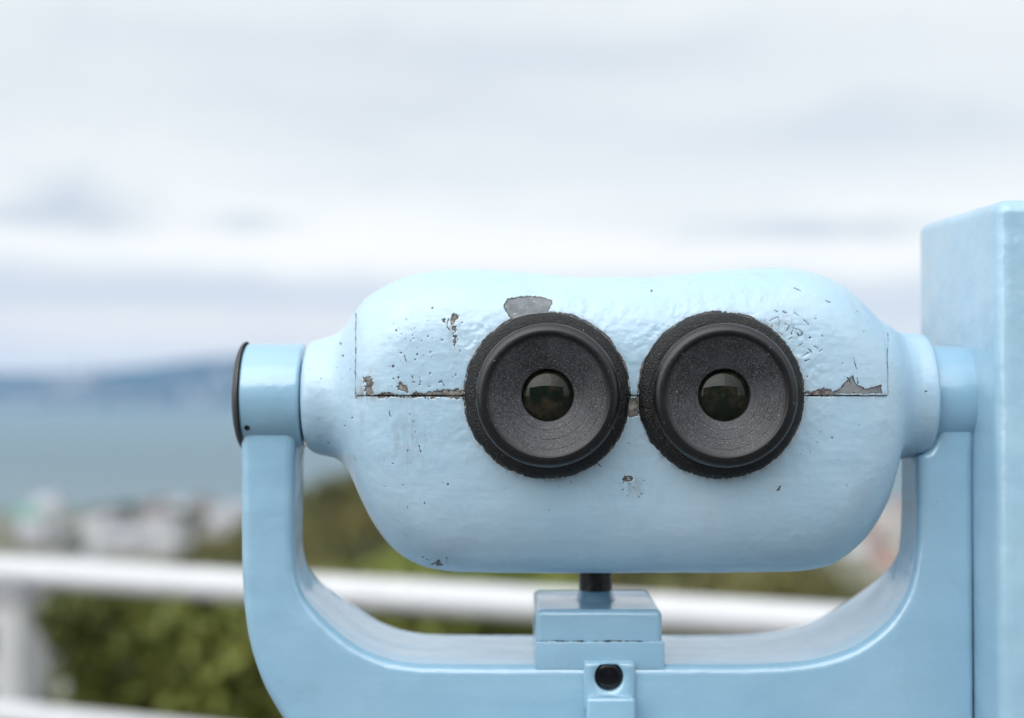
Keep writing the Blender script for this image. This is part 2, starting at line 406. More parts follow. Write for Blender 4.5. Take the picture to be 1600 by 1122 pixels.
# small hole with rusty rim under the collars
hole = np.hypot((u-981)/1.7, w-748)
chip = np.minimum(chip, np.abs(hole-3.4)-1.1); crack = np.minimum(crack, np.abs(w-748)-.5+np.where(np.abs(u-981) < 4, 0, 60))
ga = lambda x, y, sx, sy: np.exp(-(((u-x)/sx)**2+((w-y)/sy)**2))
dirt = 1.2*ga(577,602,11,20)+.5*ga(990,760,20,16)+.7*ga(709,515,10,30)+.5*ga(632,604,14,10)+.6*ga(684,880,16,6)+.55*ga(548,716,12,7)+.35*ga(566,640,4,34)+.5*ga(1225,505,28,22)+.35*ga(640,690,40,60)
dirt = dirt+.55*np.exp(-np.abs(w-618)/5.0)*((u > SL) & (u < SR))+.4*np.exp(-np.abs(u-SL)/3.0)*((w > 492) & (w < 622))
for c in rc: dirt = dirt+.55*np.exp(-((c-131)/5.0)**2)
mask = lambda a, big: np.where(front, a, big)
chip, crack, bare, dirt = mask(chip, 60), mask(crack, 60), mask(bare, 0), mask(dirt, 0)
# relief: thick brushed coats, lumpy round the collars, chips sunk by the coats' thickness
xm, ym, zm = V[:, 0]*1000, V[:, 1]*1000, V[:, 2]*1000
near = np.zeros(len(V))
for c in rc: near = np.maximum(near, np.exp(-((c-145)/48)**2))
near = near*sstep(800, 600, w)*front
lump = .00030*fbm(xm/4.2, ym/4.2, zm/4.2, 3)+.00016*np.clip(fbm(xm/1.9, ym/1.9, zm/1.9, 2)-.1, 0, 2)
relief = .00014*fbm(xm/16, ym/16, zm/13, 3)+near*lump*.5*(.45+1.1*np.clip(.5+perlin(xm/11, ym/11, zm/9), 0, 1))+.00005*fbm(xm/3, ym/3, zm/2.4, 2)
relief = relief-.00028*sstep(.8, -.8, chip)-.00022*sstep(.5, -.4, crack)
fade = np.minimum(sstep(468, 474, np.repeat(pxs, mT)), sstep(1469, 1460, np.repeat(pxs, mT)))
# cover = upper half between the side seams; the housing is sunk below it
ii = np.repeat(np.arange(nX), mT); jj = np.tile(np.arange(mT), nX)
TOPN = NF+NB_
inset = (ii > iL) & (ii < iR) & (jj > 0) & (jj < TOPN)
H = V+NV*((relief*fade)-np.where(inset, .0022, 0))[:, None]
F = grid_faces(nX, mT, True)
c0 = len(H); H = np.vstack([H, [[V[0, 0], AX_Y, AX_Z], [V[-1, 0], AX_Y, AX_Z]]])
jn = np.arange(mT)
caps = np.concatenate([np.stack([np.full(mT, c0), (jn+1) % mT, jn], -1), np.stack([np.full(mT, c0+1), (nX-1)*mT+jn, (nX-1)*mT+(jn+1) % mT], -1)])
ext = lambda a, q: np.concatenate([a, [q, q]])
housing = mesh_np('housing', H, [F, caps], M['housing'], viewer, attrs={'chip': ext(chip, 60), 'crack': ext(crack, 60), 'bare': ext(bare, 0), 'dirt': ext(dirt, 0)})
# cover plate
ci = np.arange(iL, iR+1); cj = np.arange(0, TOPN+1)
idx = (ci[:, None]*mT+cj[None, :]).ravel()
nc, mc = len(ci), len(cj)
edge_in = np.zeros((nc, mc)); 
dist_e = np.minimum(np.minimum(np.arange(nc)[:, None], nc-1-np.arange(nc)[:, None]), np.minimum(np.arange(mc)[None, :], mc-1-np.arange(mc)[None, :]))
lift = .00055*(1-np.exp(-dist_e/1.2))
Cv = V[idx]+NV[idx]*(relief[idx]+lift.ravel())[:, None]
Cv = Cv.reshape(nc, mc, 3)
# irregular 0.25-0.5 mm gap along the horizontal seam, 0.2 mm at the sides
gap = .00042+.00048*np.clip(perlin(np.arange(nc)/19.0, 0, 11)+.4*perlin(np.arange(nc)/6.0, 0, 4), -.8, 1.1)
Cv[:, 0, 2] += gap; Cv[:, 1, 2] += gap*.5; Cv[:, -1, 2] += gap
Cv[0, :, 0] += .0002; Cv[-1, :, 0] -= .0002
# turned-in skirt round the edge
loop = [(i, 0) for i in range(nc)]+[(nc-1, j) for j in range(1, mc)]+[(i, mc-1) for i in range(nc-2, -1, -1)]+[(0, j) for j in range(mc-2, 0, -1)]
lidx = np.array([a*mc+b for a, b in loop]); base = Cv.reshape(-1, 3)
cn = NV[idx]
sk = base[lidx]-cn[lidx]*.0024
cv = np.vstack([base, sk]); L = len(lidx); q = np.arange(L)
skf = np.stack([lidx[(q+1) % L], lidx, nc*mc+q, nc*mc+(q+1) % L], -1)
ex2 = lambda a: np.concatenate([a[idx], a[idx][lidx]])
cover = mesh_np('cover_plate', cv, [grid_faces(nc, mc), skf], M['housing'], viewer, attrs={'chip': ex2(chip), 'crack': np.concatenate([crack[idx], np.full(L, -4.0)]), 'bare': ex2(bare), 'dirt': ex2(dirt)})

# ---- eyepieces
def roundp(cx, cy, r, a0, a1, n=8):
    return [(cx+r*math.cos(a0+(a1-a0)*k/n), cy+r*math.sin(a0+(a1-a0)*k/n)) for k in range(n+1)]
def eyepiece(c, seed):
    y0 = CY
    # eyecup: barrel, rolled lip, shallow dish with three turned rings, bore down to the lens
    lip_y = y0-.0152; ro = .0266
    prof = [(.0246, y0+.006), (.0246, y0-.0070), (.0254, y0-.0088), (.0264, y0-.0103), (ro, lip_y+.0034)]
    prof += [(ro-.0034+.0034*math.cos(a), lip_y+.0034-.0034*math.sin(a)) for a in np.linspace(.1, math.pi/2+.25, 14)]
    rs = np.linspace(.0224, .0100, 110)
    for r in rs:
        t = (.0228-r)/(.0228-.0100)
        y = lip_y+.00035+.0050*(t**.95)
        for g in (.0130, .0164, .0201):
            y += .00009*math.exp(-((r-g)/.00012)**2)
        y += .000010*math.sin(r/.00013)
        prof.append((r, y))
    prof += [(.0097, lip_y+.0057), (.0096, lip_y+.0062), (.0096, lip_y+.0095)]
    # refine grooves
    v, f = lathe(prof, 200, (c.x, 0, c.z), 'Y')
    pra = np.array(prof); dust = np.repeat(sstep(.0224, .0206, pra[:, 0])*(pra[:, 1] < y0-.008), 200)
    cup = mesh_np('eyepiece', v, f, M['cup'], viewer, attrs={'dust': dust, 'rad': np.repeat(pra[:, 0]*1000, 200)})
    # collar of cracked black leatherette, ragged outer edge
    pr = [(CR-.0002, y0+.0085), (CR, y0+.0020), (CR-.0002, y0-.0006), (CR-.0007, y0-.0018), (CR-.0016, y0-.0026), (CR-.0028, y0-.0031), (.0272, y0-.0035), (.0258, y0-.0036), (.0247, y0-.0033), (.0245, y0)]
    pr = [(np.interp(t, range(len(pr)), [p[0] for p in pr]), np.interp(t, range(len(pr)), [p[1] for p in pr])) for t in np.linspace(0, len(pr)-1, 46)]
    def jit(r, a, th):
        e = sstep(.026, CR, r)
        nr = perlin(np.cos(th)*4+seed, np.sin(th)*4, seed)*.00030+perlin(np.cos(th)*14, np.sin(th)*14+seed, 2)*.00012
        X_, Z_ = r*np.sin(th), r*np.cos(th)
        d = fbm(X_*700, Z_*700, seed+a*500, 3)*.00004
        return r+e*nr, a-d*(r > .0249)
    v, f = lathe(pr, 420, (c.x, 0, c.z), 'Y', jit)
    mesh_np('collar', v, f, M['collar'], cup)
    # convex front lens
    lr = .0098; yl = lip_y+.0078
    pl = [(lr*math.sin(a)/math.sin(.62), yl-.0030*(math.cos(a)-math.cos(.62))/(1-math.cos(.62))) for a in np.linspace(.62, .0005, 24)]
    v, f = lathe(pl, 96, (c.x, 0, c.z), 'Y')
    mesh_np('lens', v, f, M['lens'], cup)
for k, c in enumerate(EC): eyepiece(c, 3.1+k*5.7)

# ---- yoke: swept U, section a rounded rectangle between an inner and an outer line
YF = .568
inner = [(464,619),(461,690),(459,740),(459,800),(459,850),(461.5,890),(472,928),(498,962),(532,993),(571,1018),(614,1033),(664,1039),(760,1040),(950,1040),(1140,1040),(1212,1038.5),(1262,1034),(1315,1021),(1365,994),(1402,957),(1426,907),(1435,850),(1437,790),(1437,716),(1446,710),(1455,702),(1461,692),(1466,681),(1469,660),(1469,619)]
outer = [(374,619),(374.5,690),(375,740),(375,800),(375.5,870),(378,930),(385,990),(402,1052),(432,1112),(486,1178),(560,1224),(664,1248),(760,1250),(950,1250),(1140,1250),(1212,1250),(1300,1250),(1400,1250),(1524,1250),(1524,1130),(1524,1000),(1524,900),(1524,800),(1524,716.5),(1524,710.4),(1524,702.3),(1524,692.3),(1524,684.3),(1524,660),(1524,619)]
tt = np.arange(len(inner)); tq = np.concatenate([np.linspace(0, 23, 300), np.linspace(23.1, len(inner)-1, 40)])
def curve(pts): return pchip(tt, [p[0] for p in pts], tq), pchip(tt, [p[1] for p in pts], tq)
(ix, iz), (ox, oz) = curve(inner), curve(outer)
vs = []
for k in range(len(tq)):
    I = P(ix[k], iz[k], YF); O = P(ox[k], oz[k], YF)
    yb = YF+.030+.045*float(sstep(860, 1010, iz[k]))
    wd = math.hypot(O.x-I.x, O.z-I.z); d = Vector(((O.x-I.x)/wd, 0, (O.z-I.z)/wd))
    r = min(.0042, wd*.2)
    sec = []
    for (cx, cy, a0) in ((r, YF+r, math.pi), (wd-r, YF+r, 1.5*math.pi), (wd-r, yb-r, 0), (r, yb-r, .5*math.pi)):
        for a in np.linspace(a0, a0+math.pi/2, 6): sec.append((cx+r*math.cos(a), cy+r*math.sin(a)))
    # extra points along the faces so the sections stay even
    pts = []
    for (a, b_) in zip(sec, sec[1:]+sec[:1]):
        pts.append(a)
        if math.hypot(a[0]-b_[0], a[1]-b_[1]) > .008:
            for t in (.25, .5, .75): pts.append((a[0]+(b_[0]-a[0])*t, a[1]+(b_[1]-a[1])*t))
    if k == 0: npt = len(pts)
    if len(pts) != npt:           # keep the count
        pts = [sec[0]]+sec[1:]
        allp = []
        for q_, (a, b_) in enumerate(zip(sec, sec[1:]+sec[:1])):
            allp.append(a)
            if q_ % 6 == 5:
                for t in (.25, .5, .75): allp.append((a[0]+(b_[0]-a[0])*t, a[1]+(b_[1]-a[1])*t))
        pts = allp
    vs.append([(I.x+d.x*u_, y_, I.z+d.z*u_) for u_, y_ in pts])
VY = np.array(vs); ns, ms = VY.shape[:2]
vy = VY.reshape(-1, 3)
fy = grid_faces(ns, ms, True)
ce = len(vy); vy = np.vstack([vy, VY[0].mean(0), VY[-1].mean(0)]); jn = np.arange(ms)
cap2 = np.concatenate([np.stack([np.full(ms, ce), (jn+1) % ms, jn], -1), np.stack([np.full(ms, ce+1), (ns-1)*ms+jn, (ns-1)*ms+(jn+1) % ms], -1)])
yoke = mesh_np('yoke', vy, [fy, cap2], M['yoke'], viewer)
def boss(name, x0, x1, r, mat, bev=.0016, seg=96):
    pr = [(0.0005, x0), (r-bev, x0)]+[(r-bev+bev*math.sin(a), x0+bev-bev*math.cos(a)) for a in np.linspace(0, math.pi/2, 6)]
    pr += [(r-bev+bev*math.cos(a), x1-bev+bev*math.sin(a)) for a in np.linspace(0, math.pi/2, 6)]+[(r-bev, x1), (.0005, x1)]
    v, f = lathe(pr, seg, (0, AX_Y, AX_Z), 'X')
    return mesh_np(name, v, f, mat, viewer if name != 'end_cap' else yoke)
RB = (619-538)*AX_Y/FP+.0004
xl0, xl1 = X(371.5, .562), X(466.2, .562)
b1 = boss('bearing_boss', xl0, xl1, RB, M['yoke'])
b2 = boss('bearing_boss', X(1453, .562), .1850, .0207, M['yoke'], .0004)
boss('hinge_pin', xl1-.004, X(486, AX_Y), .016, M['bolt'])
# domed end cap
pc = [(RB+.0006, xl0-.0001), (RB+.0007, xl0-.0006)]+[((RB+.0006)*math.cos(a), xl0-.0006-.0042*math.sin(a)) for a in np.linspace(0.05, math.pi/2-.001, 16)]
v, f = lathe(pc, 96, (0, AX_Y, AX_Z), 'X'); mesh_np('end_cap', v, f, M['cap'], viewer)
# set screw in the boss
sx = X(386, AX_Y-.018); ang = math.asin((668-619)*(AX_Y-.018)/FP/RB)
cpos = Vector((sx, AX_Y-RB*math.cos(ang), AX_Z-RB*math.sin(ang))); dn = Vector((0, -math.cos(ang), -math.sin(ang)))
bm = bmesh.new(); tube(bm, cpos-dn*.002, cpos+dn*.0003, .0011, 14); obj_bm('set_screw', bm, M['black'], viewer)

# ---- tilt stop: threaded bolt, block on the bar, lug with black plug
YB0 = YF+.0012; YB1 = YF+.060
bm = bmesh.new()
x0, x1 = X(837, YB0), X(1034, YB0)
zt = Z(953, YB0); zb = Z(1046, YB0)
box(bm, (x0, YB0, zb+.001), (x1, YB1, zt), .0026, 5)
box(bm, (x0-.0003, YB0-.0008, zb), (x1+.0008, YB1+.001, Z(1002, YB0)), .0006, 3)
bx, by = X(930, .598), .598
nf0 = len(bm.faces)
M['flaw'] = mat_simple('dark_paint_crack', (.03, .032, .035), .8, .5, 400)
pv_ = None
for q in range(71):                       # ragged crack in the paint where block and base meet
    xx = x0+(X(1012, YB0)-x0)*q/70; zc = Z(1001, YB0)+.00025*float(perlin(q/9, 3, 1)); th_ = max(.00003, .00014+.00045*float(perlin(q/6, 1, 5))+.0003*float(perlin(q/2.3, 2, 8)))
    cur = (bm.verts.new((xx, YB0-.00095, zc-th_)), bm.verts.new((xx, YB0-.00095, zc+th_)))
    if pv_: f_ = bm.faces.new((pv_[0], cur[0], cur[1], pv_[1])); f_.material_index = 1
    pv_ = cur
sb_ = obj_bm('stop_block', bm, M['yoke'], viewer, True); sb_.data.materials.append(M['flaw'])
pr = [(.0005, zt+.0045), (.0066, zt+.0045), (.0074, zt+.003), (.0078, zt+.001), (.0090, zt-.0008), (.0095, zt-.003)]
v, f = lathe(pr, 40, (bx, by, 0), 'Z'); mesh_np('bolt_boss', v, f, M['yoke'], viewer)
pr = []
zz = zt+.003
for k in range(16):
    pr += [(.0071, zz+k*.0014), (.0066, zz+k*.0014+.0007)]
v, f = lathe(pr, 40, (bx, by, 0), 'Z'); mesh_np('stop_bolt', v, f, M['bolt'], viewer)
# crack line of flaked paint along the block joint
# lug
bm = bmesh.new()
lx0, lx1 = X(912, YF-.002), X(992, YF-.002)
# upper face of the lug, with a drilled hole
pc = P(952, 1059, YF-.004); hr = .0057; ztop, zlow = Z(1033, YF), Z(1110, YF); yf_ = YF-.0026; NS = 64
def rect_pt(a, g=0):
    dx, dz = math.cos(a), math.sin(a); x0_, x1_, z0_, z1_ = lx0-pc.x+g, lx1-pc.x-g, zlow-pc.z+g, ztop-pc.z-g
    t_ = min((x1_ if dx > 0 else x0_)/dx if abs(dx) > 1e-9 else 9, (z1_ if dz > 0 else z0_)/dz if abs(dz) > 1e-9 else 9)
    return dx*t_, dz*t_
rings = []
for kind in range(6):
    rg_ = []
    for q in range(NS):
        a = 2*math.pi*(q+.5)/NS; cx, cz = hr*math.cos(a), hr*math.sin(a)
        if kind == 0: x_, z_ = rect_pt(a); y_ = YF+.01
        elif kind == 1: x_, z_ = rect_pt(a); y_ = yf_+.0012
        elif kind == 2: x_, z_ = rect_pt(a, .0009); y_ = yf_
        elif kind == 3: x_, z_, y_ = cx*1.06, cz*1.06, yf_
        elif kind == 4: x_, z_, y_ = cx, cz, yf_+.0006
        else: x_, z_, y_ = cx, cz, yf_+.007
        rg_.append(bm.verts.new((pc.x+x_, y_, pc.z+z_)))
    rings.append(rg_)
for ra_, rb_ in zip(rings, rings[1:]):
    for q in range(NS): bm.faces.new((ra_[q], ra_[(q+1) % NS], rb_[(q+1) % NS], rb_[q]))
box(bm, (lx0+.0006, YF-.0085, Z(1245, YF)+.001), (lx1-.0004, YF, Z(1088, YF-.006)), .0018, 4)
obj_bm('stop_lug', bm, M['yoke'], viewer, True)
pr = [(.0056, YF+.006), (.0056, YF-.0004)]+[(.0056*math.cos(a), YF-.0004-.0016*math.sin(a)) for a in np.linspace(.1, math.pi/2-.002, 12)]
v, f = lathe(pr, 40, (pc.x, 0, pc.z), 'Y'); mesh_np('recessed_screw', v, f, M['black'], viewer)

# ---- coin box on the right
bm = bmesh.new()
box(bm, (.1843, .539, EYE-.30), (.345, .645, Z(311, .539)), .0055, 6)
for v_ in bm.verts:
    if v_.co.z > EYE: v_.co.z += .0034*max(0, (v_.co.y-.539)/.106)
obj_bm('coin_box', bm, M['box'], viewer, True)
bm = bmesh.new(); box(bm, (.235, .5365, EYE-.06), (.295, .5388, EYE+.03), .001, 2)
plate = obj_bm('coin_plate', bm, M['bolt'], viewer)
# pedestal down to the terrace
zb = Z(1250, YF)
pr = [(.0005, zb+.002), (.085, zb+.002), (.087, zb-.002), (.087, zb-.03), (.075, zb-.045), (.062, zb-.06), (.058, .30), (.062, .12), (.11, .035), (.14, .03), (.145, .026), (.145, 0), (.0005, 0)]
v, f = lathe(pr, 64, (X(950, .60), .601, 0), 'Z'); mesh_np('pedestal', v, f, M['yoke'], viewer)

# ================================================================== RAILING
A = Vector((X(0, 3.21), 3.21, 0)); B = Vector((X(1300, 2.48), 2.48, 0))
dr = (B-A).normalized(); nrm = Vector((-dr.y, dr.x, 0))
HZ = 1.45-.402
rl = thing('guard_railing', 'white painted tubular guard railing along the terrace edge behind the viewer', 'railing', tuple(A))
E0, E1 = A-dr*4.2, A+dr*6.6
def rail(name, z, r):
    bm = bmesh.new(); tube(bm, (E0.x, E0.y, z), (E1.x, E1.y, z), r, 24); obj_bm(name, bm, M['rail'], rl, True)
rail('handrail', HZ, .032)
rail('lower_rail', HZ-.318, .026); rail('lower_rail', HZ-.602, .026); rail('lower_rail', .14, .026)
for s in (-3.9, -2.1, -.3, 1.5, 3.3, 5.1):
    p = A+dr*s; bm = bmesh.new(); tube(bm, (p.x, p.y, 0), (p.x, p.y, HZ-.03), .022, 20)
    po = obj_bm('post', bm, M['rail'], rl, True)
    bm = bmesh.new(); tube(bm, (p.x, p.y, 0), (p.x, p.y, .012), .07, 20); obj_bm('base_plate', bm, M['rail'], po, True)

# ================================================================== SETTING
M['paving'] = mat_simple('terrace_concrete', (.10, .10, .10), .8, .18, 3, bump=.002)
bm = bmesh.new()
q0 = A+nrm*.28-dr*12; q1 = A+nrm*.28+dr*12
pts = [q0, q1, Vector((q1.x, -14, 0)), Vector((q0.x, -14, 0))]
lo = [bm.verts.new((p.x, p.y, -.5)) for p in pts]; hi = [bm.verts.new((p.x, p.y, 0)) for p in pts]
bm.faces.new(hi); bm.faces.new(lo[::-1])
for k in range(4): bm.faces.new((lo[k], lo[(k+1) % 4], hi[(k+1) % 4], hi[k]))
tag(obj_bm('terrace', bm, M['paving']), 'paved lookout terrace under the viewer and railing', 'terrace', kind='structure')

def slope_z(d): return pchip([8, 10, 14, 60, 160, 300, 620, 700, 830, 900, 1300, 1600], [-.32, -.8, -2.2, -18.5, -46, -61, -66.4, -67.2, -69.3, -71.5, -80, -80.5], d)
def ground_h(x, y):
    d = y
    z = -.32-0*x
    z = np.where(d > 8, slope_z(d), z)
    hill = 47*np.exp(-((x+6)/52)**2/2-((y-350)/62)**2/2)
    hill2 = 0
    z = z+(hill+hill2)*sstep(60, 160, d)
    z = z+sstep(14, 60, d)*1.2*perlin(x/30, y/30, 3)
    return z
M['ground'] = None
m, n, b, co = material('hillside_ground')
g1 = n.noise(co, .05, 6, .6); g2 = n.noise(co, .6, 4)
c = n.mix(n.rng(g1, .4, .62), (.075, .085, .028), (.17, .145, .10)); c = n.mix(n.rng(g2, .4, .7), c, (.11, .10, .06))
n.set(b, 'Base Color', c); n.set(b, 'Roughness', .9); M['ground'] = m
ys = np.concatenate([np.linspace(-60, 3, 12), np.linspace(3.4, 20, 26), np.geomspace(21, 1400, 150)])
xs = np.sinh(np.linspace(-5.2, 5.2, 150))/np.sinh(5.2)*2600
gx, gy = np.meshgrid(xs, ys, indexing='ij')
gz = ground_h(gx, gy)
gv = np.stack([gx, gy, gz], -1).reshape(-1, 3)
tag(mesh_np('ground', gv, grid_faces(len(xs), len(ys))[:, ::-1], M['ground']), 'sloping ground between the lookout and the bay', 'ground', kind='structure')

m, n, b, co = material('bay_water')
wv = n.noise(n.map(co, (.02, .05, 1)), 1.0, 6, .6)
n.set(b, 'Base Color', n.mix(n.rng(n.noise(n.map(co, (.0006, .0018, 1)), 1, 4), .35, .65), (.110, .165, .190), (.138, .190, .212)))
n.set(b, 'Roughness', .55); n.set(b, 'Specular IOR Level', .25)
n.set(b, 'Normal', n.bump(wv, .6, 4.0)); M['sea'] = m
bm = bmesh.new()
for f in ([(-9000, 820), (9000, 820), (9000, 9800), (-9000, 9800)],):
    bm.faces.new([bm.verts.new((x, y, -70)) for x, y in f])
tag(obj_bm('sea', bm, M['sea']), 'calm grey blue bay', 'sea', kind='structure')

# far shore hills
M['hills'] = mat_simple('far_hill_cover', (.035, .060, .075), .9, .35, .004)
hx = np.linspace(-6500, 6500, 220); hy = np.linspace(6750, 9700, 60)
ax_, ay_ = np.meshgrid(hx, hy, indexing='ij')
pxh = 800+FP*ax_/7600
ridge = pchip([-1200, -400, 0, 150, 300, 372, 500, 800, 1200, 1700, 2800], [115, 100, 95, 110, 160, 184, 198, 200, 190, 175, 155], pxh)
hz = -72+(ridge+70+18*fbm(ax_/700, ay_/700, 2, 4))*sstep(6850, 7900, ay_)*sstep(9700, 8800, ay_)+14*sstep(6760, 6860, ay_)
tag(mesh_np('hills', np.stack([ax_, ay_, hz], -1).reshape(-1, 3), grid_faces(220, 60)[:, ::-1], M['hills']), 'blue hills along the far shore', 'hills', kind='structure')

# far town along that shore: one mass
M['town'] = None
m, n, b, co = material('far_town_walls')
n.set(b, 'Base Color', n.mix(n.attr('tint'), (.12, .12, .13), (.36, .35, .35))); n.set(b, 'Roughness', .8); M['town'] = m
bv, bf, bt = [], [], []
for k in range(300):
    x = random.gauss(random.choice((-2350, -2250, -1560, -900, 300, 1500)), random.choice((70, 160, 420))); y = 6860+700*random.random()**1.8
    z = float(-72+(float(pchip([-1200, 2800], [190, 190], np.array([800.0]))[0])+70)*sstep(6850, 7900, np.array([y]))[0]+14)-6
    sx_, sy_, h = random.uniform(12, 42), random.uniform(12, 30), random.uniform(10, 30)+6
    o = len(bv)
    for dx, dy, dz in ((0,0,0),(1,0,0),(1,1,0),(0,1,0),(0,0,1),(1,0,1),(1,1,1),(0,1,1)): bv.append((x+dx*sx_, y+dy*sy_, z+dz*h))
    for f in ((0,1,5,4),(1,2,6,5),(2,3,7,6),(3,0,4,7),(4,5,6,7)): bf.append([o+i for i in f])
    bt += [random.random()]*8
tag(mesh_np('distant_town', np.array(bv), np.array(bf), M['town'], smooth=False, attrs={'tint': bt}), 'hazy pale town strung along the far shore under the hills', 'town', kind='stuff')

# ------------------------------------------------------------------ foliage
def leaves(n, pos, nor, size, spread=.6, tint=None, asp=1.7):
    d = rng.normal(size=(n, 3)); nn = nor+spread*d; nn /= np.linalg.norm(nn, axis=1)[:, None]
    a = np.cross(nn, rng.normal(size=(n, 3))); a /= np.linalg.norm(a, axis=1)[:, None]; bq = np.cross(nn, a)
    s = size*rng.uniform(.6, 1.3, (n, 1)); a = a*s*asp; bq = bq*s
    v = np.stack([pos-a, pos-.1*a+bq, pos+a, pos-.1*a-bq], 1).reshape(-1, 3)
    f = np.arange(n*4).reshape(-1, 4)
    t = np.repeat(rng.random(n) if tint is None else tint, 4)
    return v, f, t
def join(parts):
    V_, F_, T_ = [], [], []; o = 0
    for v, f, t in parts: V_.append(v); F_.append(f+o); T_.append(t); o += len(v)
    return np.vstack(V_), np.vstack(F_), np.concatenate(T_)
def blob_points(n, centers, radii, fill=.35):
    k = rng.integers(0, len(centers), n); d = rng.normal(size=(n, 3)); d /= np.linalg.norm(d, axis=1)[:, None]
    r = 1-fill*rng.random((n, 1))**1.5
    return centers[k]+d*r*radii[k], d, k
def twigs(bm, base, tips, r):
    for t in tips:
        mid = base.lerp(Vector(t), .5)+Vector((random.uniform(-.05, .05), random.uniform(-.05, .05), .02))
        tube(bm, base, mid, r, 6, False); tube(bm, mid, t, r*.55, 6, False)
def shrub(name, label, cat, base, centers, radii, n, size, mat, group=None, tint_bias=0):
    t = thing(name, label, cat, base, group)
    centers = np.array(centers, float); radii = np.array(radii, float)
    pos, d, k = blob_points(n, centers, radii)
    clump = rng.uniform(-.25, .25, len(centers))[k]
    tn = np.clip(.45+tint_bias+clump+.3*rng.normal(size=n)*.6+.35*perlin(pos[:, 0]*2.5/radii.mean(), pos[:, 1]*2, pos[:, 2]*2.5/radii.mean()), 0, 1)
    v, f, tt_ = leaves(n, pos, d, size, .7, tn)
    mesh_np('foliage', v, f, mat, t, smooth=False, attrs={'tint': tt_})
    bm = bmesh.new(); tips = [tuple(c) for c in centers[:14]]
    twigs(bm, Vector(base), tips, .02*max(1, radii.mean())); obj_bm('stem', bm, M['bark'], t, True)
    return t
# clipped hedge beyond the railing
def hedge_c(px0, px1, Y0, top_py, depth, n, zlow=-.3):
    cs, rs = [], []
    for _ in range(n):
        px = random.uniform(px0, px1); Y = Y0+random.random()*depth
        zt_ = Z(top_py, Y0)
        z = random.uniform(zlow, zt_-.16)
        cs.append((X(px, Y0), Y, z)); r = random.uniform(.13, .22); rs.append((r, r, r))
    # fill the top edge
    for px in np.linspace(px0, px1, max(4, n//5)):
        Y = Y0+random.random()*depth; cs.append((X(px, Y0), Y, Z(top_py, Y0)-.15)); rs.append((.17, .17, .15))
    return cs, rs
cs, rs = hedge_c(172, 640, 4.7, 925, .7, 170)
hb = P(330, 900, 5.0); shrub('hedge', 'long clipped olive green hedge just beyond the white railing', 'hedge', (hb.x, 5.0, -.32), cs, rs, 26000, .020, M['hedge'], tint_bias=.08)
cs, rs = hedge_c(96, 128, 4.5, 918, .35, 40); rs = [(a_*.5, b_*.6, c_*.6) for a_, b_, c_ in rs]; cs = [(x_, y_, z_+.06) for x_, y_, z_ in cs]
hb = P(80, 900, 4.7); shrub('dark_shrub', 'dark green upright shrub at the left end of the hedge', 'shrub', (hb.x, 4.7, -.32), cs, rs, 3600, .017, M['hedge'], tint_bias=-.5)
# pale flower on the hedge face
fp = P(100, 1076, 4.52)
fl = thing('flower', 'single pale flower on the face of the olive hedge', 'flower', tuple(fp))
m_pet = mat_simple('pale_petal', (.62, .64, .60), .5, .1, 60)
bm = bmesh.new()
for k in range(7):
    a = k*2*math.pi/7; t = bmesh.ops.create_circle(bm, cap_ends=True, segments=8, radius=.009)
    for vv in t['verts']: vv.co = Matrix.Rotation(a, 3, 'Y') @ (Vector((vv.co.x*1.3+.014, -.004-.3*abs(vv.co.x)**1.0*.2, vv.co.y)))+fp
obj_bm('petal', bm, m_pet, fl)
bm = bmesh.new(); bmesh.ops.create_uvsphere(bm, u_segments=10, v_segments=6, radius=.007)
for vv in bm.verts: vv.co += fp
obj_bm('flower_centre', bm, m_pet, fl, True)
bm = bmesh.new(); tube(bm, fp+Vector((0, .004, 0)), fp+Vector((0, .22, -.05)), .002, 6); obj_bm('stalk', bm, M['bark'], fl)

# bright shrubs and olive shrubs further down the slope, seen over the handrail
def low_shrub(name, label, px0, px1, Y, top, bot, n, mat, bias=0, group=None):
    cs, rs = [], []
    for _ in range(26):
        px = random.uniform(px0, px1); zt_ = Z(top, Y); zb_ = Z(bot, Y)
        e = 1-((px-(px0+px1)/2)/((px1-px0)/2))**2*.5
        r = random.uniform(.22, .4)*Y/14
        cs.append((X(px, Y), Y+random.uniform(-.6, .6), zb_+(zt_-zb_)*e*random.uniform(.1, 1)-r*.7)); rs.append((r*1.3, r, r))
    c = P((px0+px1)/2, bot, Y); zg = float(ground_h(np.array(c.x), np.array(Y)))
    shrub(name, label, 'shrub', (c.x, Y, zg), cs, rs, n, .022*Y/10, mat, group, bias)
low_shrub('bright_shrub', 'bright yellow green shrub seen over the handrail under the housing', 570, 900, 13, 842, 960, 9000, M['shrub'], .12)
low_shrub('olive_shrub', 'olive brown shrub over the handrail to the right of the tilt bolt', 1000, 1275, 15, 880, 985, 8000, M['olive'], .05)

# wooded headland: one mass of crowns
parts = []
cnt = 0
while cnt < 1500:
    x = random.gauss(-6, 60); y = random.gauss(345, 62)
    if y < 130: continue
    hh = float(ground_h(np.array(x), np.array(y)))
    base_h = float(slope_z(np.array(y)))
    if hh-base_h < 10: continue
    cnt += 1
    r = random.uniform(2.0, 4.4); c = np.array([[x, y, hh+r*.9]]); ra = np.array([[r, r, r*1.15]])
    pos, d, k = blob_points(70, c, ra, .5)
    tb = np.clip(random.gauss(.55, .28)+.15*rng.normal(size=70), 0, 1)
    parts.append(leaves(70, pos, d, .62, .6, tb, 1.4))
v, f, t = join(parts)
tag(mesh_np('headland_wood', v, f, M['wood'], smooth=False, attrs={'tint': t}), 'olive and brown wood covering the headland behind the viewer', 'wood', kind='stuff')

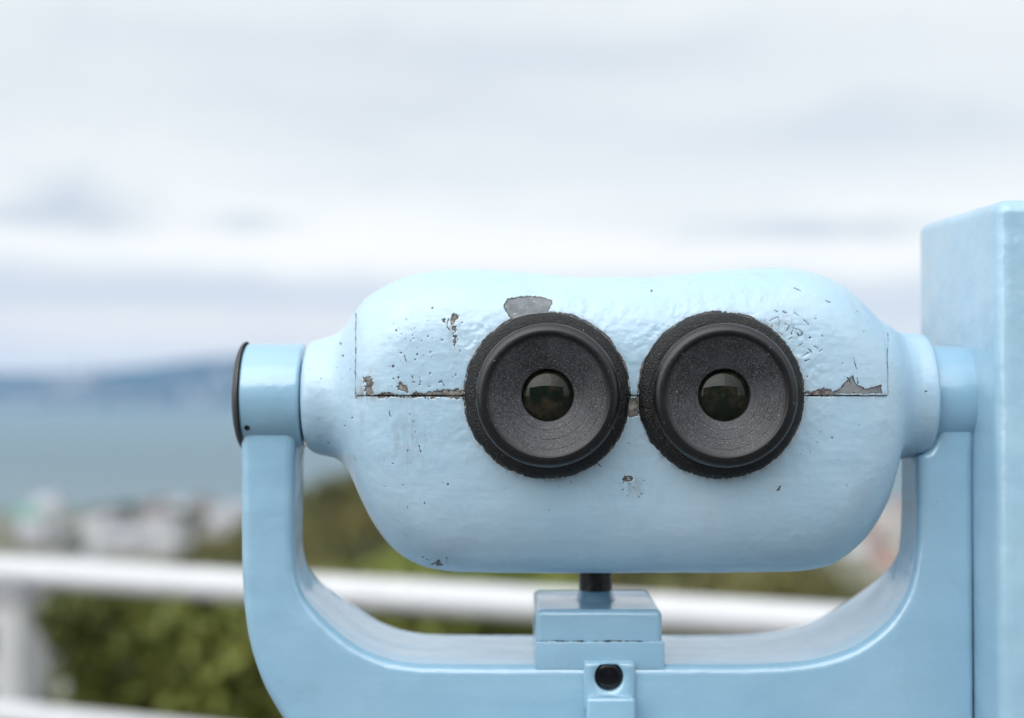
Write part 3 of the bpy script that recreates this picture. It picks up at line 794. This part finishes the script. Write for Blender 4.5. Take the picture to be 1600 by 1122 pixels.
# ------------------------------------------------------------------ houses of the near town
WALL = {'white': (.42, .42, .43), 'grey': (.33, .33, .34), 'cream': (.38, .36, .33), 'pink': (.42, .33, .31), 'brown': (.22, .18, .16)}
ROOF = {'grey': (.22, .22, .24), 'brown': (.135, .115, .105), 'red': (.28, .16, .13), 'pale': (.33, .33, .35), 'green': (.10, .26, .18)}
MW = {k: mat_simple('plaster_'+k, c, .8, .08, .4) for k, c in WALL.items()}
MR = {k: mat_simple('roofing_'+k, c, .7, .15, .8) for k, c in ROOF.items()}
M['win'] = mat_simple('dark_window_glass', (.03, .04, .05), .15, .2, 1)
M['door'] = mat_simple('door_wood', (.12, .07, .05), .6, .2, 2)
protos = {}
def house(kind, wall, roof):
    key = (kind, wall, roof)
    Lx, Ly, Hh = {'small': (9, 8, 5.6), 'large': (14, 11, 8.5), 'block': (18, 12, 14)}[kind]
    nm = {'small': 'house', 'large': 'villa', 'block': 'apartment_block'}[kind]
    if key in protos:
        src = protos[key]; o = src.copy(); COL.objects.link(o)
        for ch in src.children:
            c = ch.copy(); COL.objects.link(c); c.parent = o; c.matrix_parent_inverse = ch.matrix_parent_inverse.copy()
        return o
    o = bpy.data.objects.new(nm, None); COL.objects.link(o); protos[key] = o
    bm = bmesh.new(); box(bm, (-Lx/2, -Ly/2, -4), (Lx/2, Ly/2, Hh)); obj_bm('wall', bm, MW[wall], o)
    bm = bmesh.new(); e = .5
    if kind == 'block':
        box(bm, (-Lx/2-.2, -Ly/2-.2, Hh), (Lx/2+.2, Ly/2+.2, Hh+.6)); box(bm, (-2, -2, Hh+.6), (2.5, 2, Hh+2.6))
    else:
        rh = Ly*.32; A_ = [(-Lx/2-e, -Ly/2-e, Hh), (Lx/2+e, -Ly/2-e, Hh), (Lx/2+e, Ly/2+e, Hh), (-Lx/2-e, Ly/2+e, Hh), (-Lx/2+ (1.5 if kind == 'large' else -e), 0, Hh+rh), (Lx/2-(1.5 if kind == 'large' else -e), 0, Hh+rh)]
        vv = [bm.verts.new(p) for p in A_]
        for f in ((0,1,5,4),(2,3,4,5),(1,2,5),(3,0,4),(3,2,1,0)): bm.faces.new([vv[i] for i in f])
    obj_bm('roof', bm, MR[roof], o)
    fl_n = max(2, int(Hh//2.7))
    for r in range(fl_n):
        for s in range(3 if kind != 'block' else 5):
            if r == 0 and s == 1: continue
            nn_ = 3 if kind != 'block' else 5
            xx = -Lx/2+Lx*(s+.5)/nn_; z_ = .9+r*2.7
            bm = bmesh.new(); box(bm, (xx-.7, -Ly/2-.08, z_), (xx+.7, -Ly/2+.05, z_+1.3)); obj_bm('window', bm, M['win'], o)
    xx = -Lx/2+Lx*1.5/(3 if kind != 'block' else 5)
    bm = bmesh.new(); box(bm, (xx-.55, -Ly/2-.1, 0), (xx+.55, -Ly/2+.05, 2.1)); obj_bm('door', bm, M['door'], o)
    return o
def town(n, px0, px1, Y0, Y1, choices, label, group, dens=None):
    for k in range(n):
        px = random.uniform(px0, px1); Y = random.uniform(Y0, Y1)
        kind, wall, roof = random.choice(choices)
        x = (px-800)/FP*Y; z = float(ground_h(np.array(x), np.array(Y)))
        o = house(kind, wall, roof); o.location = (x, Y, z); o.rotation_euler = (0, 0, random.choice((0, .5, -.4, 1.2, .9)))
        nm = {'small': 'house', 'large': 'house', 'block': 'apartment block'}[kind]
        tag(o, label.format(wall=wall, roof=roof, what=nm), nm, group)
ch = [('small', 'white', 'grey'), ('small', 'white', 'brown'), ('large', 'white', 'pale'), ('large', 'grey', 'brown'), ('small', 'cream', 'brown'), ('block', 'white', 'pale'), ('large', 'brown', 'brown')]
town(26, 150, 385, 560, 800, ch, 'blurred {wall} {what} with {roof} roof in the waterside town left of the viewer', 'houses of the waterside town on the left')
town(7, -30, 150, 620, 790, [('small', 'grey', 'pale'), ('large', 'white', 'pale'), ('small', 'white', 'grey')], 'faint {wall} {what} with {roof} roof by the water at the left edge', 'houses by the water at the left edge')
ch2 = [('small', 'pink', 'red'), ('small', 'cream', 'red'), ('large', 'pink', 'brown'), ('large', 'white', 'red'), ('block', 'cream', 'pale'), ('small', 'grey', 'brown')]
town(16, 1325, 1440, 480, 760, ch2, 'blurred {wall} {what} with {roof} roof between the housing and the right yoke arm', 'houses seen inside the right side of the yoke')
town(7, 985, 1180, 470, 560, ch2, 'blurred {wall} {what} with {roof} roof between the housing and the handrail', 'houses seen under the housing')
o = house('large', 'grey', 'green'); Y = 690; o.location = (X(42, Y), Y, float(ground_h(np.array(X(42, Y)), np.array(float(Y))))); o.rotation_euler = (0, 0, .2)
tag(o, 'building with a bright green roof near the water at the left edge', 'building')

# added building behind the eye: blocks light from that side, mirrored in the lenses
M['render_wall'] = mat_simple('pale_render', (.20, .19, .175), .85, .12, 2)
vb = thing('light_blocker_building', 'grey two storey building added out of view to block low light, mirrored small in the eyepiece lenses', 'building', (0, -10.5, 0))
bm = bmesh.new(); box(bm, (-9, -14, -.4), (8, -8.6, 4.9)); obj_bm('wall', bm, M['render_wall'], vb)
bm = bmesh.new(); box(bm, (-9.4, -13.9, 4.9), (8.4, -8.0, 5.15), .04, 2); obj_bm('roof', bm, MR['grey'], vb)
for zf in (0, 2.6):
    for x0 in (-7.5, -4.9, -2.3, 1.9, 4.5):
        bm = bmesh.new(); box(bm, (x0, -8.64, zf+.9), (x0+1.9, -8.57, zf+2.2)); wn = obj_bm('window', bm, M['win'], vb)
        bm = bmesh.new(); box(bm, (x0-.05, -8.6, zf+.84), (x0+1.95, -8.5, zf+.9)); obj_bm('sill', bm, M['rail'], wn)
bm = bmesh.new(); box(bm, (.1, -8.64, 0), (1.2, -8.56, 2.15)); obj_bm('door', bm, M['rail'], vb)

o = house('block', 'white', 'grey'); o.location = (X(40, 60)-9.2, 66, -21.4)
tag(o, 'pale apartment block under the handrail at the left edge beside the dark shrub', 'apartment block')
# trees among the houses of the near town
M['tree'] = mat_leaf('town_tree_leaves', (.022, .030, .010), (.055, .060, .020), (.10, .085, .035))
tv = []
for q in range(3):
    cs_ = rng.normal(size=(7, 3))*[2.0, 2.0, 1.3]+[0, 0, 5.2+q*.4]; ra_ = rng.uniform(1.4, 2.3, (7, 1))*np.ones((1, 3))
    pos, d, k = blob_points(520, cs_, ra_, .5); v, f, t = leaves(520, pos, d, .34, .7, np.clip(.5+.25*rng.normal(size=520), 0, 1), 1.4)
    r_ = thing('tree', 'dark leafy tree standing among the waterside houses left of the viewer', 'tree', (0, 0, 0), 'trees among the waterside houses')
    mesh_np('crown', v, f, M['tree'], r_, smooth=False, attrs={'tint': t})
    bm = bmesh.new(); tube(bm, (0, 0, -2), (0, 0, 3.2), .32, 8); tube(bm, (0, 0, 3), (1.3, .4, 5.4), .15, 6); tube(bm, (0, 0, 2.8), (-1.2, -.3, 5.2), .15, 6); obj_bm('trunk', bm, M['bark'], r_, True)
    tv.append(r_)
for q in range(22):
    if q < 3: o = tv[q]
    else:
        o = tv[q % 3].copy(); COL.objects.link(o)
        for ch_ in tv[q % 3].children:
            c = ch_.copy(); COL.objects.link(c); c.parent = o; c.matrix_parent_inverse = ch_.matrix_parent_inverse.copy()
    px = random.choice((random.gauss(185, 30), random.gauss(320, 35), random.gauss(270, 60))); Y = random.uniform(555, 760)
    x = (px-800)/FP*Y; o.location = (x, Y, float(ground_h(np.array(x), np.array(Y)))); o.rotation_euler = (0, 0, random.uniform(0, 6)); sc_ = random.uniform(.8, 1.5); o.scale = (sc_, sc_, sc_)

# ================================================================== AIR, SKY, LIGHT
m = bpy.data.materials.new('sea_haze'); m.use_nodes = True; nt = m.node_tree
for nn_ in list(nt.nodes):
    if nn_.type == 'BSDF_PRINCIPLED': nt.nodes.remove(nn_)
pv = nt.nodes.new('ShaderNodeVolumePrincipled'); pv.inputs['Color'].default_value = (.30, .60, 1, 1); pv.inputs['Density'].default_value = 4.0e-5
nt.links.new(pv.outputs[0], [q for q in nt.nodes if q.type == 'OUTPUT_MATERIAL'][0].inputs['Volume'])
bm = bmesh.new(); box(bm, (-9500, -400, -90), (9500, 10200, 290))
tag(obj_bm('haze', bm, m), 'thin sea haze over the bay', 'haze', kind='stuff')

SUN_EL, SUN_AZ = R(36), R(206)      # azimuth clockwise from +Y (north): behind the camera, a little to the left
W = bpy.data.worlds.new('World'); S.world = W; W.use_nodes = True
n = N(W.node_tree); bg = W.node_tree.nodes['Background']
sky = n.new('ShaderNodeTexSky', sky_type='NISHITA', sun_disc=False, sun_elevation=SUN_EL, sun_rotation=SUN_AZ, air_density=1.2, dust_density=2.0)
gen = n.new('ShaderNodeTexCoord').outputs['Generated']
sp = n.new('ShaderNodeSeparateXYZ', ins={0: gen})
sxn, syn, szn = sp.outputs
el = n.m('ARCSINE', szn); az = n.m('ARCTAN2', sxn, syn)
U = n.m('MULTIPLY_ADD', az, FP/100, 8.0)                 # hundreds of photo px
Vv = n.m('MULTIPLY_ADD', el, -FP/100, 6.12)
cvec = n.new('ShaderNodeCombineXYZ', ins={0: U, 1: Vv, 2: 0.0}).outputs[0]
n1 = n.noise(n.map(cvec, (.22, .75, 1), (3.1, 1.7, 0)), 1.0, 5, .55, .4)
n2 = n.noise(n.map(cvec, (.42, 1.0, 1), (9.1, 4.7, 2)), 1.0, 6, .6, .5)
n3 = n.noise(n.map(cvec, (.10, .42, 1), (5.0, 2.0, 4)), 1.0, 3, .5, .2)
Vw = n.m('ADD', Vv, n.m('MULTIPLY', n.m('SUBTRACT', n1, .5), .75))
Vw = n.m('ADD', Vw, n.m('MULTIPLY', n.m('SUBTRACT', U, 7), -.012))
ramp = n.new('ShaderNodeValToRGB'); cr = ramp.color_ramp; cr.interpolation = 'B_SPLINE' if False else 'EASE'
def s2l(c): c /= 255; return c/12.92 if c <= .04045 else ((c+.055)/1.055)**2.4
stops = [(-6, (236,241,247)), (0, (236,241,246)), (1.0, (232,237,243)), (2.0, (231,236,242)), (2.8, (238,241,246)), (3.3, (247,249,251)), (3.9, (253,253,254)), (4.15, (250,251,253)), (4.42, (226,230,238)), (4.72, (216,222,233)), (5.05, (236,234,236)), (5.5, (240,236,236)), (6.12, (230,228,230))]
while len(cr.elements) < len(stops): cr.elements.new(.5)
for e, (v_, c_) in zip(cr.elements, stops): e.position = (v_+6)/13.0; e.color = (*[s2l(q) for q in c_], 1)
n.set(ramp, 'Fac', n.rng(Vw, -6, 7))
cl = ramp.outputs['Color']
def blob(cx, cy, rx, ry, amt, wob=.8):
    a = n.m('DIVIDE', n.m('SUBTRACT', U, cx), rx)
    b_ = n.m('DIVIDE', n.m('ADD', n.m('SUBTRACT', Vv, cy), n.m('MULTIPLY', n.m('SUBTRACT', n2, .5), wob)), ry)
    r2 = n.m('ADD', n.m('MULTIPLY', a, a), n.m('MULTIPLY', b_, b_))
    return n.m('MULTIPLY', n.m('EXPONENT', n.m('MULTIPLY', r2, -1.0)), amt)
dark = None
for q in ((1.5, 3.2, 1.0, .30, .40), (.5, 3.5, 1.3, .22, .50), (1.9, 3.55, .8, .2, .25), (3.9, 3.48, .7, .14, .45), (12.6, 3.62, 1.9, .18, .62), (10.0, 3.3, 2.5, .25, .16), (9.0, .9, 4.0, .45, .20), (13.2, 2.2, 3.4, .5, .26), (6.3, 1.75, 2.3, .25, .14), (3.0, .7, 2.5, .3, .08), (2.0, 4.55, 3.5, .16, .16)):
    t = blob(*q); dark = t if dark is None else n.m('ADD', dark, t)
dark = n.m('ADD', dark, n.m('MULTIPLY', n.rng(n3, .45, .66), .14))
dark = n.m('ADD', dark, n.m('MULTIPLY', n.rng(n2, .5, .68), .09))
shade = n.mix(dark, cl, (.42, .50, .64))
# overcast: brighter overhead and around the veiled sun
upb = n.rng(el, .30, 1.35, 1.0, .80, True)
sd = Vector((math.sin(SUN_AZ)*math.cos(SUN_EL), math.cos(SUN_AZ)*math.cos(SUN_EL), math.sin(SUN_EL)))
dt = n.new('ShaderNodeVectorMath', operation='DOT_PRODUCT'); n.set(dt, 0, gen); dt.inputs[1].default_value = sd
glow = n.m('MULTIPLY', n.m('POWER', n.m('MAXIMUM', dt.outputs['Value'], 0.0), 1.6), 2.5)
gain = n.m('ADD', upb, glow)
sc = n.new('ShaderNodeVectorMath', operation='SCALE'); n.set(sc, 0, n.mix(1.0, shade, (.988, .985, .955), 'MULTIPLY')); n.set(sc, 'Scale', n.m('MULTIPLY', gain, 11.2))
n.set(bg, 'Color', n.mix(.93, sky.outputs[0], sc.outputs[0])); n.set(bg, 'Strength', .1)

sl = bpy.data.lights.new('sun', 'SUN'); sl.energy = 1.3; sl.angle = R(60); sl.color = (1, .96, .90)
so = bpy.data.objects.new('sun', sl); COL.objects.link(so); so.location = (0, 0, 20)
so.rotation_euler = (-sd).to_track_quat('-Z', 'Y').to_euler()

cam = bpy.data.cameras.new('camera'); cam.lens = 50; cam.sensor_width = 36; cam.clip_start = .02; cam.clip_end = 30000
cam.dof.use_dof = True; cam.dof.focus_distance = .529; cam.dof.aperture_fstop = 4.8; cam.dof.aperture_blades = 0
co_ = bpy.data.objects.new('camera', cam); COL.objects.link(co_); co_.location = (0, 0, EYE); co_.rotation_euler = (math.pi/2+PITCH, 0, 0)
S.camera = co_
S.view_settings.view_transform = 'Standard'; S.view_settings.look = 'None'; S.view_settings.exposure = 0; S.view_settings.gamma = 1
S.cycles.use_denoising = True; S.cycles.max_bounces = 8; S.cycles.volume_bounces = 1
